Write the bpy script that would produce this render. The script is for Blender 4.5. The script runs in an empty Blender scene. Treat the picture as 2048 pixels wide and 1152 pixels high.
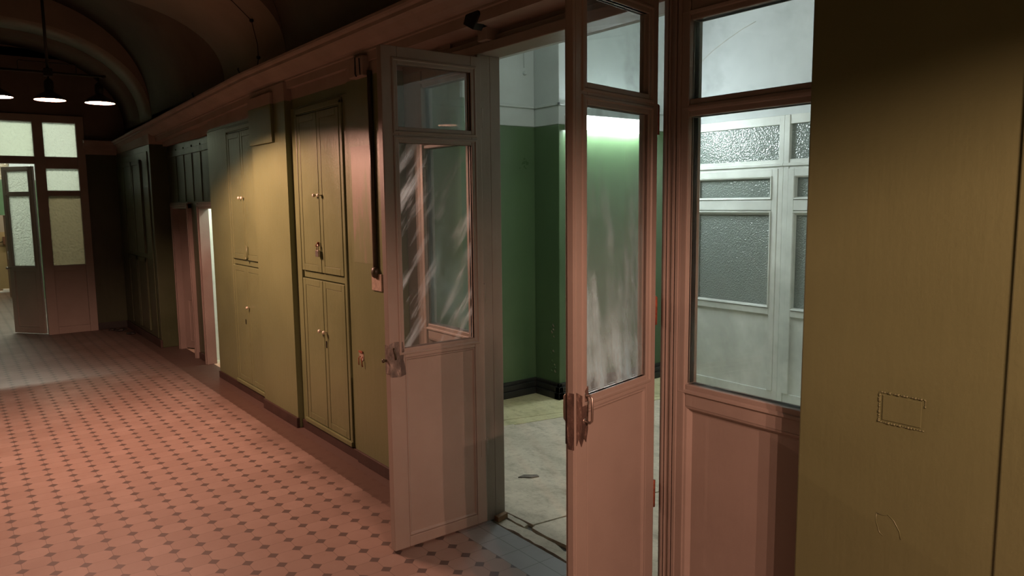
import bpy, bmesh, math, random
from mathutils import Vector, Matrix
random.seed(7)
C = bpy.context.scene.collection
PI = math.pi

# ------------------------------------------------------------------ node helpers
class NT:
    def __init__(s, name):
        s.m = bpy.data.materials.new(name); s.m.use_nodes = True
        s.t = s.m.node_tree; s.t.nodes.clear()
        s.out = s.t.nodes.new('ShaderNodeOutputMaterial')
    def n(s, typ, **kw):
        nd = s.t.nodes.new('ShaderNode' + typ)
        for k, v in kw.items():
            if k.startswith('i_'):
                key = k[2:]
                key = int(key) if key.isdigit() else key
                sock = nd.inputs[key]
                if hasattr(v, 'is_linked'): s.t.links.new(v, sock)
                else: sock.default_value = v
            else: setattr(nd, k, v)
        return nd
    def link(s, a, b): s.t.links.new(a, b)
    def math(s, op, a, b=None, c=None):
        nd = s.t.nodes.new('ShaderNodeMath'); nd.operation = op
        for i, v in enumerate((a, b, c)):
            if v is None: continue
            if hasattr(v, 'is_linked'): s.t.links.new(v, nd.inputs[i])
            else: nd.inputs[i].default_value = v
        return nd.outputs[0]
    def ramp(s, fac, stops):
        nd = s.t.nodes.new('ShaderNodeValToRGB'); cr = nd.color_ramp
        while len(cr.elements) > len(stops): cr.elements.remove(cr.elements[-1])
        while len(cr.elements) < len(stops): cr.elements.new(0.5)
        for e, (p, c) in zip(cr.elements, stops):
            e.position = p; e.color = (c[0], c[1], c[2], 1) if not isinstance(c, (int, float)) else (c, c, c, 1)
        s.link(fac, nd.inputs[0]); return nd.outputs[0]
    def mix(s, fac, a, b, blend='MIX'):
        nd = s.t.nodes.new('ShaderNodeMix'); nd.data_type = 'RGBA'; nd.blend_type = blend
        for sock, v in ((nd.inputs[0], fac), (nd.inputs[6], a), (nd.inputs[7], b)):
            if hasattr(v, 'is_linked'): s.link(v, sock)
            elif isinstance(v, (int, float)): sock.default_value = v
            else: sock.default_value = (v[0], v[1], v[2], 1)
        return nd.outputs[2]
    def coords(s): return s.n('TexCoord').outputs['Object']
    def geo(s): return s.n('NewGeometry').outputs['Position']
    def noise(s, vec, scale, detail=4, rough=.55, sx=None):
        if sx is not None:
            mp = s.n('Mapping'); s.link(vec, mp.inputs[0]); mp.inputs['Scale'].default_value = sx; vec = mp.outputs[0]
        nd = s.n('TexNoise', i_Scale=scale, i_Detail=detail, i_Roughness=rough); s.link(vec, nd.inputs['Vector'])
        return nd.outputs['Fac']
    def ior(s, v):
        b = s.n('NewGeometry').outputs['Backfacing']
        return s.math('ADD', s.math('MULTIPLY', b, 1 / v - v), v)
    def bump(s, h, strength=.2, dist=.01):
        nd = s.n('Bump', i_Strength=strength, i_Distance=dist); s.link(h, nd.inputs['Height']); return nd.outputs[0]
    def principled(s, col, rough=.5, normal=None, metal=0, spec=.5, **kw):
        p = s.n('BsdfPrincipled')
        for k, v in (('Base Color', col), ('Roughness', rough), ('Metallic', metal), ('Specular IOR Level', spec)):
            if hasattr(v, 'is_linked'): s.link(v, p.inputs[k])
            elif isinstance(v, tuple): p.inputs[k].default_value = (v[0], v[1], v[2], 1)
            else: p.inputs[k].default_value = v
        if normal is not None: s.link(normal, p.inputs['Normal'])
        s.link(p.outputs[0], s.out.inputs[0]); return p

def paint(name, col, var=.12, rough=.42, bump=.25, scale=3.0, spec=.5, chips=None):
    """brushed oil paint: slow mottling, brush marks, worn spots"""
    n = NT(name); v = n.geo()
    big = n.noise(v, scale, 5, .6)
    c2 = tuple(c * (1 - var) for c in col); c1 = tuple(min(1, c * (1 + var * .6)) for c in col)
    c = n.ramp(big, [(.3, c2), (.7, c1)])
    fine = n.noise(v, 60, 3, .6)
    brush = n.noise(v, 30, 3, .6, sx=(1, 1, .12))
    if chips:
        k = n.noise(v, 14, 6, .7, sx=(1, 1, .35))
        c = n.mix(n.ramp(k, [(.70, 0), (.735, 1)]), c, chips)
    h = n.math('ADD', n.math('MULTIPLY', fine, .3), n.math('MULTIPLY', brush, .5))
    h = n.math('ADD', h, n.math('MULTIPLY', big, .6))
    r = n.math('ADD', n.math('MULTIPLY', big, .25), rough - .12)
    n.principled(c, r, n.bump(h, bump, .006), spec=spec)
    return n.m

def plain(name, col, rough=.5, metal=0, var=.1, bump=.15, scale=25):
    n = NT(name); v = n.geo(); k = n.noise(v, scale, 4)
    c = n.ramp(k, [(.3, tuple(x * (1 - var) for x in col)), (.7, tuple(min(1, x * (1 + var)) for x in col))])
    n.principled(c, rough, n.bump(k, bump, .003), metal)
    return n.m

def emitter(name, col, strength):
    n = NT(name); e = n.n('Emission', i_Strength=strength); e.inputs[0].default_value = (*col, 1)
    n.link(e.outputs[0], n.out.inputs[0]); return n.m

def clear_glass(name, dirt=.5, streak=(1, 1, .25), haze=.03, scale=5.0, rot=0.0, lo=.5, hi=.75, wipe=None, col=(.75, .78, .76)):
    """old window glass: clear, reflecting, with a film of dust and wiped smears lying on it"""
    n = NT(name); v = n.coords()
    mp = n.n('Mapping'); n.link(v, mp.inputs[0]); mp.inputs['Rotation'].default_value = (0, rot, 0); v2 = mp.outputs[0]
    a = n.noise(v2, scale, 6, .62, sx=streak)
    b = n.noise(v, scale * .45, 3, .5)
    f = n.noise(v2, scale * 6, 5, .7, sx=(streak[0] * 1.3, streak[1], streak[2] * .6))
    m = n.math('MULTIPLY', n.ramp(a, [(lo, 0), (hi, 1)]), n.ramp(b, [(.38, 0), (.62, 1)]))
    m = n.math('MULTIPLY', m, n.math('ADD', n.math('MULTIPLY', f, 1.1), .3))
    d = n.math('ADD', n.math('MULTIPLY', m, dirt), haze)
    if wipe is not None:
        sp = n.n('SeparateXYZ'); n.link(n.coords(), sp.inputs[0])
        g = n.math('SMOOTH_MAX', n.math('SUBTRACT', 1.0, n.math('DIVIDE', n.math('SUBTRACT', sp.outputs[2], wipe[0]), wipe[1])), 0.0, .2)
        d = n.math('MULTIPLY', d, n.math('ADD', .55, n.math('MULTIPLY', g, .7)))
    d = n.math('MINIMUM', d, .9)
    tr = n.n('BsdfTransparent'); tr.inputs[0].default_value = (.95, .97, .96, 1)
    gl = n.n('BsdfGlossy', i_Roughness=.02)
    fr = n.n('Fresnel'); n.link(n.ior(1.45), fr.inputs[0])
    m1 = n.n('MixShader'); n.link(fr.outputs[0], m1.inputs[0]); n.link(tr.outputs[0], m1.inputs[1]); n.link(gl.outputs[0], m1.inputs[2])
    df = n.n('BsdfDiffuse'); df.inputs[0].default_value = (*col, 1)
    tl = n.n('BsdfTranslucent'); tl.inputs[0].default_value = (*col, 1)
    m2 = n.n('MixShader', i_0=.94); n.link(df.outputs[0], m2.inputs[1]); n.link(tl.outputs[0], m2.inputs[2])
    m3 = n.n('MixShader'); n.link(d, m3.inputs[0]); n.link(m1.outputs[0], m3.inputs[1]); n.link(m2.outputs[0], m3.inputs[2])
    n.link(m3.outputs[0], n.out.inputs[0]); return n.m

def figured_glass(name, col, trans=.75, refr=.2, scale=55, rough=.12, bumps=.6, spec=1.0, sx=(1, 1, 1)):
    """pressed figured glass: pebbled surface that scatters what lies behind and breaks up reflections"""
    n = NT(name); v = n.coords()
    mp = n.n('Mapping'); n.link(v, mp.inputs[0]); mp.inputs['Scale'].default_value = sx
    mp.inputs['Rotation'].default_value = (0, .7, 0)
    vo = n.n('TexVoronoi', i_Scale=scale); vo.feature = 'SMOOTH_F1'; n.link(mp.outputs[0], vo.inputs['Vector'])
    nz = n.noise(mp.outputs[0], scale * .6, 2)
    h = n.math('ADD', vo.outputs['Distance'], n.math('MULTIPLY', nz, .5))
    nm = n.bump(h, bumps, .01)
    tl = n.n('BsdfTranslucent'); tl.inputs[0].default_value = (*col, 1); n.link(nm, tl.inputs['Normal'])
    df = n.n('BsdfDiffuse'); df.inputs[0].default_value = (*[c * .5 for c in col], 1); n.link(nm, df.inputs['Normal'])
    rf = n.n('BsdfRefraction', i_IOR=1.25, i_Roughness=.18); rf.inputs[0].default_value = (.9, .93, .9, 1); n.link(nm, rf.inputs['Normal'])
    m0 = n.n('MixShader', i_0=trans); n.link(df.outputs[0], m0.inputs[1]); n.link(tl.outputs[0], m0.inputs[2])
    m1 = n.n('MixShader', i_0=refr); n.link(m0.outputs[0], m1.inputs[1]); n.link(rf.outputs[0], m1.inputs[2])
    gl = n.n('BsdfGlossy', i_Roughness=rough); n.link(nm, gl.inputs['Normal'])
    fr = n.n('Fresnel'); n.link(n.ior(1.5), fr.inputs[0]); n.link(nm, fr.inputs['Normal'])
    fac = n.math('MULTIPLY', fr.outputs[0], spec)
    m2 = n.n('MixShader'); n.link(fac, m2.inputs[0]); n.link(m1.outputs[0], m2.inputs[1]); n.link(gl.outputs[0], m2.inputs[2])
    n.link(m2.outputs[0], n.out.inputs[0]); return n.m

def floor_tiles():
    n = NT('octagon_tile'); sp = n.n('SeparateXYZ'); n.link(n.geo(), sp.inputs[0])
    X, Y = sp.outputs[0], sp.outputs[1]
    PX, PY = .1153, .1103
    u = n.math('DIVIDE', n.math('SUBTRACT', X, 1.781), PX); v = n.math('DIVIDE', n.math('SUBTRACT', Y, 2.797), PY)
    ru = n.math('ROUND', u); rv = n.math('ROUND', v)
    a = n.math('MULTIPLY', n.math('ABSOLUTE', n.math('SUBTRACT', u, ru)), PX)
    b = n.math('MULTIPLY', n.math('ABSOLUTE', n.math('SUBTRACT', v, rv)), PY)
    ab = n.math('ADD', a, b); D = .0265
    dot = n.math('LESS_THAN', ab, D)
    line = n.math('MAXIMUM', n.math('LESS_THAN', a, .0009), n.math('LESS_THAN', b, .0009))
    edge = n.math('LESS_THAN', n.math('ABSOLUTE', n.math('SUBTRACT', ab, D)), .0013)
    grout = n.math('MAXIMUM', n.math('MULTIPLY', line, n.math('SUBTRACT', 1, dot)), edge)
    # per tile tint
    cv = n.n('CombineXYZ'); n.link(n.math('FLOOR', u), cv.inputs[0]); n.link(n.math('FLOOR', v), cv.inputs[1])
    wn = n.n('TexWhiteNoise'); wn.noise_dimensions = '3D'; n.link(cv.outputs[0], wn.inputs['Vector'])
    pos = n.geo()
    wear = n.noise(pos, 2.2, 6, .65); fine = n.noise(pos, 45, 4, .6)
    tile = n.mix(wn.outputs['Value'], (.241, .181, .151), (.288, .221, .187))
    tile = n.mix(n.ramp(wear, [(.35, 0), (.75, .55)]), tile, (.191, .133, .106))
    tile = n.mix(n.ramp(fine, [(.62, 0), (.8, .35)]), tile, (.144, .106, .083))
    dark = n.mix(wear, (.094, .073, .065), (.072, .055, .049))
    col = n.mix(dot, tile, dark)
    col = n.mix(n.math('MULTIPLY', grout, .8), col, (.079, .054, .043))
    # plain grey border course next to the wall: two rows of rectangular tiles
    inb = n.math('GREATER_THAN', X, 1.89)
    t2 = n.math('FRACT', n.math('DIVIDE', n.math('ADD', Y, .06), .155))
    gl = n.math('MAXIMUM', n.math('LESS_THAN', t2, .02), n.math('LESS_THAN', n.math('ABSOLUTE', n.math('SUBTRACT', X, 2.0)), .0016))
    gl = n.math('MAXIMUM', gl, n.math('LESS_THAN', n.math('ABSOLUTE', n.math('SUBTRACT', X, 1.89)), .0018))
    bord = n.mix(wear, (.27, .262, .255), (.20, .192, .185))
    bord = n.mix(n.math('MULTIPLY', gl, .7), bord, (.06, .055, .05))
    col = n.mix(inb, col, bord)
    # ground-in dirt that gathers along the foot of the cupboards
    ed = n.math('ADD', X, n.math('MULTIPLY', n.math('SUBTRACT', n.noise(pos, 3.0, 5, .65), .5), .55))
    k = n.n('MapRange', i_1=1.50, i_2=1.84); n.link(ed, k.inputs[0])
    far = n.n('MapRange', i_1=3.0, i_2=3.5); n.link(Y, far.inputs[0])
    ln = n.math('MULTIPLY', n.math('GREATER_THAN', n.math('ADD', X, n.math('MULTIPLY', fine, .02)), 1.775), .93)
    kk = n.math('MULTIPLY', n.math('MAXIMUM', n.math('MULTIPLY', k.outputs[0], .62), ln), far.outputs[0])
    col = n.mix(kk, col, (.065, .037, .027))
    far_shade = n.n('MapRange', i_1=7.0, i_2=8.2); n.link(n.math('ADD', Y, n.math('MULTIPLY', wear, 1.0)), far_shade.inputs[0])  # dimmer light beyond the far lamp, painted into the tile colour
    col = n.mix(n.math('MULTIPLY', far_shade.outputs[0], .5), col, (.07, .055, .045))
    hgt = n.math('SUBTRACT', n.math('MULTIPLY', fine, .15), grout)
    rough = n.math('ADD', .42, n.math('MULTIPLY', wear, .25))
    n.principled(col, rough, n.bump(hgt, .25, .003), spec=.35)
    return n.m

def concrete(name, c1, c2, dark):
    n = NT(name); p = n.geo()
    a = n.noise(p, 3.5, 8, .65); b = n.noise(p, 26, 5, .7); d = n.noise(p, 9, 7, .75, sx=(1, .5, 1))
    col = n.ramp(a, [(.3, c1), (.7, c2)])
    col = n.mix(n.ramp(d, [(.50, 0), (.66, .7)]), col, dark)
    col = n.mix(n.ramp(b, [(.5, 0), (.7, .5)]), col, dark)
    n.principled(col, .7, n.bump(n.math('ADD', a, n.math('MULTIPLY', b, .4)), .5, .01), spec=.3)
    return n.m

def stripped(name, base, paintc):
    """old lock area: bare grey wood and filler with torn remains of paint"""
    n = NT(name); p = n.geo()
    a = n.noise(p, 38, 6, .72, sx=(1, 1, .45)); b = n.noise(p, 15, 5, .7, sx=(1, 1, .4))
    c = n.ramp(a, [(.38, base), (.56, tuple(x * 1.7 for x in base)), (.63, paintc), (.8, tuple(min(1, x * 1.1) for x in paintc))])
    c = n.mix(n.ramp(b, [(.45, 0), (.6, .8)]), c, tuple(x * .35 for x in base))
    n.principled(c, .6, n.bump(n.math('ADD', a, b), .9, .006))
    return n.m

M = {}
M['frame'] = paint('door_paint', (.289, .254, .222), .10, .40, .22, chips=None)
M['frame_worn'] = paint('door_paint_worn', (.289, .254, .222), .12, .42, .3, chips=(.2, .13, .1))
M['shaded_frame'] = paint('shaded_door_paint', (.20, .165, .145), .12, .42, .3)  # shaded copy of the door paint: lamp cutoff put into its colour
M['white'] = paint('white_paint', (.74, .755, .71), .18, .38, .3, 4, chips=(.42, .43, .40))
M['olive'] = paint('olive_oil_paint', (.133, .162, .076), .08, .36, .35, 2.0)
M['olive_worn'] = paint('olive_oil_paint_worn', (.133, .162, .076), .12, .34, .5, 2.5, chips=(.094, .104, .050))
def scraped():
    n = NT('scraped_olive_paint'); p = n.geo()
    a = n.noise(p, 5, 6, .7, sx=(1, 1.6, .35)); sp = n.n('SeparateXYZ'); n.link(p, sp.inputs[0])
    up = n.n('MapRange', i_1=1.3, i_2=1.9); n.link(sp.outputs[2], up.inputs[0])
    k = n.ramp(n.math('ADD', a, n.math('MULTIPLY', up.outputs[0], .22)), [(.54, 0), (.66, .85)])
    c = n.mix(k, (.133, .162, .076), (.20, .165, .125))
    n.principled(c, .45, n.bump(a, .4, .006)); return n.m
M['scraped'] = scraped()
M['green'] = paint('green_wall_paint', (.082, .142, .066), .12, .32, .3, 2.0)
M['dark_green'] = paint('dark_green_paint', (.043, .058, .027), .2, .35, .4, 2.0)
M['grey_wall'] = paint('grey_white_limewash', (.50, .56, .54), .10, .8, .2, 2.5, spec=.2)
M['room_white'] = paint('room_white_limewash', (.58, .605, .605), .08, .8, .2, 2.5, spec=.2)
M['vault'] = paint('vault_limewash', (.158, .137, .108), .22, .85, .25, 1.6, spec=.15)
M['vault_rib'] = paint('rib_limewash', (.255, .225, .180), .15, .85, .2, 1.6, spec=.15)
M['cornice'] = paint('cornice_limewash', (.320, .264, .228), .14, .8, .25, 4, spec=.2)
M['plinth'] = paint('plinth_paint', (.044, .026, .021), .3, .45, .3, 6)
M['black_plinth'] = paint('black_plinth_paint', (.02, .02, .018), .3, .4, .3, 6)
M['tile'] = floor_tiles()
M['concrete'] = concrete('worn_concrete', (.45, .40, .305), (.64, .575, .455), (.29, .255, .19))
M['yellow_floor'] = concrete('yellowed_floor', (.44, .41, .22), (.60, .56, .34), (.28, .25, .14))
M['gap'] = concrete('crumbled_screed', (.10, .09, .075), (.2, .18, .15), (.05, .045, .035))
M['black'] = plain('black_metal', (.012, .011, .01), .45, .6)
M['shade_in'] = plain('shade_enamel', (.16, .14, .13), .35, 0, .03)
M['steel'] = plain('worn_steel', (.42, .38, .34), .35, .9, .2)
M['brass'] = plain('worn_brass', (.62, .58, .46), .35, .25, .2)
M['rust'] = plain('rusty_iron', (.26, .085, .045), .7, .4, .4, .5, 60)
M['pipe'] = plain('dark_pipe', (.045, .04, .022), .4, 0, .2)
M['scar'] = stripped('stripped_lock_area', (.12, .105, .092), (.36, .31, .275))
M['scar_dark'] = stripped('stripped_lock_edge', (.075, .05, .04), (.33, .25, .21))
M['plaster'] = plain('bare_plaster', (.27, .215, .165), .85, 0, .25, .5, 30)
M['glass_left'] = clear_glass('smeared_glass', .55, (2.2, 1, .28), .018, 7.0, .6, .50, .70, col=(.55, .76, .86))
M['glass_right'] = clear_glass('smeared_glass_patches', .85, (1.5, 1, .38), .12, 6.0, -.12, .46, .66, wipe=(.95, .6), col=(.60, .82, .88))
M['glass_top'] = clear_glass('dusty_glass', .30, (1, 1, 1), .03, 4.0, col=(.6, .66, .64))
M['glass_fixed'] = clear_glass('hazy_glass', .30, (1, 1, .6), .06, 4.5, .3, .45, .75, wipe=(.95, .5), col=(.6, .66, .63))
M['figured'] = figured_glass('figured_glass', (.80, .83, .74), .85, .35, 36, .15, 1.0)
M['figured_fine'] = figured_glass('figured_glass_fine', (.84, .86, .80), .85, .3, 55, .2, .9)
M['figured_dim'] = figured_glass('figured_glass_dim', (.42, .36, .26), .8, .15, 36, .2, 1.0)  # dirt and the darker space behind both put into this pane's colour
M['figured_room'] = figured_glass('figured_glass_room', (.62, .70, .66), .25, .08, 95, .10, .42, 1.8)
M['figured_room_tall'] = figured_glass('figured_glass_room_tall', (.62, .70, .66), .2, .05, 110, .16, .7, 1.4)
M['tube'] = emitter('tube_glow', (.86, .95, .98), 84)
M['bulb'] = emitter('bulb_glow', (1.0, .62, .48), 30)
M['tube_far'] = emitter('tube_glow_far', (.93, 1.0, .84), 400)
M['white_plastic'] = plain('white_plastic', (.7, .7, .68), .4, 0, .05)
M['paper'] = plain('white_paper', (.75, .75, .72), .8, 0, .1)
M['cream'] = paint('cream_wall', (.60, .55, .36), .1, .5, .2)
M['brown'] = paint('brown_door_paint', (.24, .15, .11), .15, .4, .2)

# ------------------------------------------------------------------ mesh helpers
class MB:
    def __init__(s): s.b = bmesh.new()
    def box(s, x0, x1, y0, y1, z0, z1, mat=0):
        xs, ys, zs = sorted((x0, x1)), sorted((y0, y1)), sorted((z0, z1))
        v = [s.b.verts.new((x, y, z)) for x in xs for y in ys for z in zs]
        for f in ((0, 1, 3, 2), (4, 6, 7, 5), (0, 4, 5, 1), (2, 3, 7, 6), (0, 2, 6, 4), (1, 5, 7, 3)):
            s.b.faces.new([v[i] for i in f]).material_index = mat
        return s
    def poly(s, pts, mat=0):
        f = s.b.faces.new([s.b.verts.new(p) for p in pts]); f.material_index = mat; return s
    def prism(s, pts, off, mat=0, caps=True):
        """extrude closed polygon pts (3D) by vector off"""
        a = [s.b.verts.new(p) for p in pts]; o = Vector(off)
        c = [s.b.verts.new(Vector(p) + o) for p in pts]; n = len(a)
        for i in range(n): s.b.faces.new((a[i], a[(i + 1) % n], c[(i + 1) % n], c[i])).material_index = mat
        if caps:
            s.b.faces.new(a[::-1]).material_index = mat; s.b.faces.new(c).material_index = mat
        return s
    def tube(s, path, r, seg=10, mat=0, closed=False):
        path = [Vector(p) for p in path]; rings = []
        n = len(path); rr = r if isinstance(r, (list, tuple)) else [r] * n
        prev = None
        for i, p in enumerate(path):
            if closed: d = path[(i + 1) % n] - path[i - 1]
            else: d = path[min(i + 1, n - 1)] - path[max(i - 1, 0)]
            d.normalize()
            if prev is None: q = d.to_track_quat('Z', 'Y'); ax = q @ Vector((1, 0, 0))
            else: ax = (prev - d * prev.dot(d)).normalized()
            prev = ax; ay = d.cross(ax)
            rings.append([s.b.verts.new(p + (ax * math.cos(2 * PI * k / seg) + ay * math.sin(2 * PI * k / seg)) * rr[i]) for k in range(seg)])
        m = n if closed else n - 1
        for i in range(m):
            a, c = rings[i], rings[(i + 1) % n]
            for k in range(seg):
                f = s.b.faces.new((a[k], a[(k + 1) % seg], c[(k + 1) % seg], c[k])); f.material_index = mat; f.smooth = True
        if not closed:
            s.b.faces.new(rings[0][::-1]).material_index = mat; s.b.faces.new(rings[-1]).material_index = mat
        return s
    def lathe(s, prof, o=(0, 0, 0), axis='Z', seg=24, mat=0):
        """revolve (r, h) profile about an axis through o"""
        o = Vector(o); rings = []
        for r, h in prof:
            ring = []
            for k in range(seg):
                c, sn = math.cos(2 * PI * k / seg) * r, math.sin(2 * PI * k / seg) * r
                p = {'Z': (c, sn, h), 'X': (h, c, sn), 'Y': (c, h, sn)}[axis]
                ring.append(s.b.verts.new(o + Vector(p)))
            rings.append(ring)
        for a, c in zip(rings, rings[1:]):
            for k in range(seg):
                f = s.b.faces.new((a[k], a[(k + 1) % seg], c[(k + 1) % seg], c[k])); f.material_index = mat; f.smooth = True
        s.b.faces.new(rings[0][::-1]).material_index = mat; s.b.faces.new(rings[-1]).material_index = mat
        return s
    def ring(s, u0, u1, z0, z1, prof, side, mat=0):
        """mitred moulding round an opening in the local x-z plane. prof: (offset outward from opening, y out of the face)"""
        loops = []
        for off, d in prof:
            y = side * d
            loops.append([s.b.verts.new(p) for p in ((u0 - off, y, z0 - off), (u1 + off, y, z0 - off), (u1 + off, y, z1 + off), (u0 - off, y, z1 + off))])
        for a, c in zip(loops, loops[1:]):
            for k in range(4): s.b.faces.new((a[k], a[(k + 1) % 4], c[(k + 1) % 4], c[k])).material_index = mat
        return s
    def build(s, name, mats, parent=None, bevel=0, loc=None, rz=0):
        bmesh.ops.recalc_face_normals(s.b, faces=s.b.faces)
        me = bpy.data.meshes.new(name); s.b.to_mesh(me); s.b.free()
        for m in (mats if isinstance(mats, (list, tuple)) else [mats]): me.materials.append(m)
        o = bpy.data.objects.new(name, me); C.objects.link(o)
        if parent: o.parent = parent
        if loc is not None: o.location = loc
        if rz: o.rotation_euler = (0, 0, rz)
        if bevel:
            b = o.modifiers.new('edge', 'BEVEL'); b.width = bevel; b.segments = 2; b.limit_method = 'ANGLE'; b.angle_limit = .6
        return o

def tag(o, label, cat, group=None, kind=None):
    o['label'] = label; o['category'] = cat
    if group: o['group'] = group
    if kind: o['kind'] = kind
    return o
def empty(name, loc=(0, 0, 0), rz=0):
    o = bpy.data.objects.new(name, None); C.objects.link(o); o.location = loc; o.rotation_euler = (0, 0, rz)
    o.empty_display_size = .05; return o
def struct(o, label, cat): return tag(o, label, cat, kind='structure')
def copy_tree(o, parent=None):
    c = o.copy(); C.objects.link(c)
    if parent: c.parent = parent
    for ch in [x for x in o.children]: copy_tree(ch, c)
    return c

# ------------------------------------------------------------------ camera
cam = bpy.data.cameras.new('camera'); co = bpy.data.objects.new('camera', cam); C.objects.link(co)
f = 1480.0; cxp, cyp = 1024.0, 576.0
def _dir(u, v): return Vector(((u - cxp) / f, (v - cyp) / f, 1)).normalized()
down = _dir(1165, 13266); fy = _dir(-123, 416); fy = (fy - down * fy.dot(down)).normalized(); up = -down
fx = fy.cross(up)
R = Matrix((fx, fy, up))                              # rows: world axes seen from the camera (x right, y down, z forward)
Rw = Matrix((R @ Vector((1, 0, 0)), R @ Vector((0, -1, 0)), R @ Vector((0, 0, -1)))).transposed()
co.matrix_world = Matrix.Translation((0, 0, 1.6)) @ Rw.to_4x4()
cam.sensor_width = 36; cam.lens = f / 2048 * 36; cam.clip_start = .05; cam.clip_end = 60
bpy.context.scene.camera = co

# ------------------------------------------------------------------ floors
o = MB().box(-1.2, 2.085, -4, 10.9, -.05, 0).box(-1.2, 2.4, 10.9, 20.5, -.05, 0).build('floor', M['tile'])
struct(o, 'octagon and dot tiled corridor floor in beige and brown', 'floor')
# recess behind the two service doors
b = MB()
b.box(2.085, 3.2, 6.9, 8.95, -.05, 0)
struct(b.build('floor_recess', M['concrete']), 'plain floor behind the two low service doors', 'floor')

b = MB()
b.box(2.085, 5.6, .2, 5.2, -.08, -.018, 2)
def slab(pts, z0=-.03, z1=0.0, mat=0):
    b.prism([(x, y, z0) for x, y in pts], (0, 0, z1 - z0), mat)
slab([(2.222, 2.742), (2.43, 2.718), (3.4, 2.58), (5.6, 2.3), (5.6, 3.75), (3.61, 4.028), (3.10, 4.122), (2.225, 4.25), (2.215, 3.6), (2.212, 2.95)])
slab([(2.195, 2.715), (2.226, 2.728), (2.43, 2.706), (3.4, 2.57), (5.6, 2.29), (5.6, .2), (2.18, .2), (2.185, 1.2), (2.178, 1.9), (2.20, 2.2), (2.188, 2.35), (2.205, 2.45), (2.19, 2.6)])
slab([(2.225, 4.258), (3.10, 4.130), (3.61, 4.036), (5.6, 3.758), (5.6, 3.79), (3.69, 4.118), (3.19, 4.246), (2.225, 4.38)], mat=1)
slab([(2.225, 4.388), (3.19, 4.254), (3.69, 4.126), (5.6, 3.80), (5.6, 5.2), (2.225, 5.2)], mat=1)
# broken threshold pieces
rnd = random.Random(3)
def jag(x, y0, y1, n, a): return [(x + rnd.uniform(-a, a), y0 + (y1 - y0) * i / n) for i in range(n + 1)]
e = jag(2.105, 1.2, 2.93, 40, .008); w = jag(2.165, 2.93, 2.76, 6, .006) + jag(2.168, 2.74, 1.2, 36, .012)
b.prism([(x, y, -.03) for x, y in e + w], (0, 0, .026), 0)
b.prism([(x, y, -.03) for x, y in jag(2.176, 2.75, 2.93, 6, .004) + jag(2.206, 2.93, 2.76, 5, .003)], (0, 0, .029), 0)
b.prism([(3.02, 4.10, .0), (3.16, 4.08, .0), (3.17, 4.13, .0), (3.03, 4.15, .0)], (0, 0, .0015), 0)
struct(b.build('floor_room', [M['concrete'], M['yellow_floor'], M['gap']], bevel=.002), 'worn cracked concrete floor of the lit room, yellowed at the back', 'floor')

# ------------------------------------------------------------------ corridor right-hand wall
XW = 1.97
b = MB()
b.box(XW, 2.42, -4, 1.175, 0, 2.26, 0).box(XW, 2.42, -4, 1.175, 2.26, 2.4, 1)
struct(b.build('wall_right', [M['olive'], M['cornice']], bevel=.006), 'olive painted wall pier right of the glazed doors', 'wall')
b = MB()
b.box(XW - .01, 2.42, 3.62, 4.13, 0, 2.31, 0).box(XW - .01, 2.42, 3.62, 4.13, 2.31, 2.4, 1)
b.box(1.982, 2.42, 4.13, 5.05, 2.25, 2.312, 0).box(1.982, 2.42, 4.13, 5.05, 2.312, 2.4, 1).box(2.04, 2.42, 4.13, 5.05, 0, 2.25, 0)
b.box(1.93, 2.42, 5.05, 5.74, 0, 2.305, 0).box(1.93, 2.42, 5.05, 5.74, 2.305, 2.43, 1)
b.box(1.982, 2.42, 5.74, 7.06, 2.25, 2.275, 0).box(1.982, 2.42, 5.74, 7.06, 2.275, 2.4, 1).box(2.05, 2.42, 5.74, 7.06, 0, 2.25, 0)
b.box(XW - .0112, XW - .01, 3.86, 4.10, 1.25, 1.93, 2)
struct(b.build('wall_right', [M['olive'], M['cornice'], M['scraped']], bevel=.0), 'olive wall and pilaster carrying the built-in cupboards', 'wall')
# planked recess wall with two low door openings
b = MB()
b.box(2.06, 2.12, 7.06, 8.95, 1.62, 2.25, 0)
for y in (7.30, 7.62, 7.93, 8.24, 8.55): b.box(2.052, 2.06, y, y + .008, 1.64, 2.2, 0)
b.box(2.045, 2.06, 7.06, 8.95, 2.12, 2.18, 0)
b.box(2.06, 2.12, 7.74, 8.08, 0, 1.62, 0).box(2.06, 2.12, 8.78, 8.95, 0, 1.62, 0)
b.box(2.02, 2.12, 7.06, 8.95, 2.25, 2.4, 1)
struct(b.build('wall_recess', [M['dark_green'], M['cornice']], bevel=.002), 'dark green planked partition above two low doors', 'wall')
b = MB()
b.box(1.88, 2.42, 8.95, 10.85, 0, 2.27, 0).box(1.88, 2.42, 8.95, 10.85, 2.27, 2.4, 1)
struct(b.build('wall_right', [M['dark_green'], M['cornice']], bevel=.006), 'dark green far pilaster beyond the low doors', 'wall')
b = MB()
b.box(-1.0, -1.15, -4, 20.4, 0, 2.3, 0).box(-1.0, -1.15, -4, 20.4, 2.3, 3.0, 1)
struct(b.build('wall_left', [M['dark_green'], M['cornice']]), 'opposite corridor wall outside the picture', 'wall')
b = MB(); b.box(-1.15, 2.4, -4.15, -4, 0, 4)
struct(b.build('wall_back', M['olive']), 'corridor end wall behind the viewer', 'wall')

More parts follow.
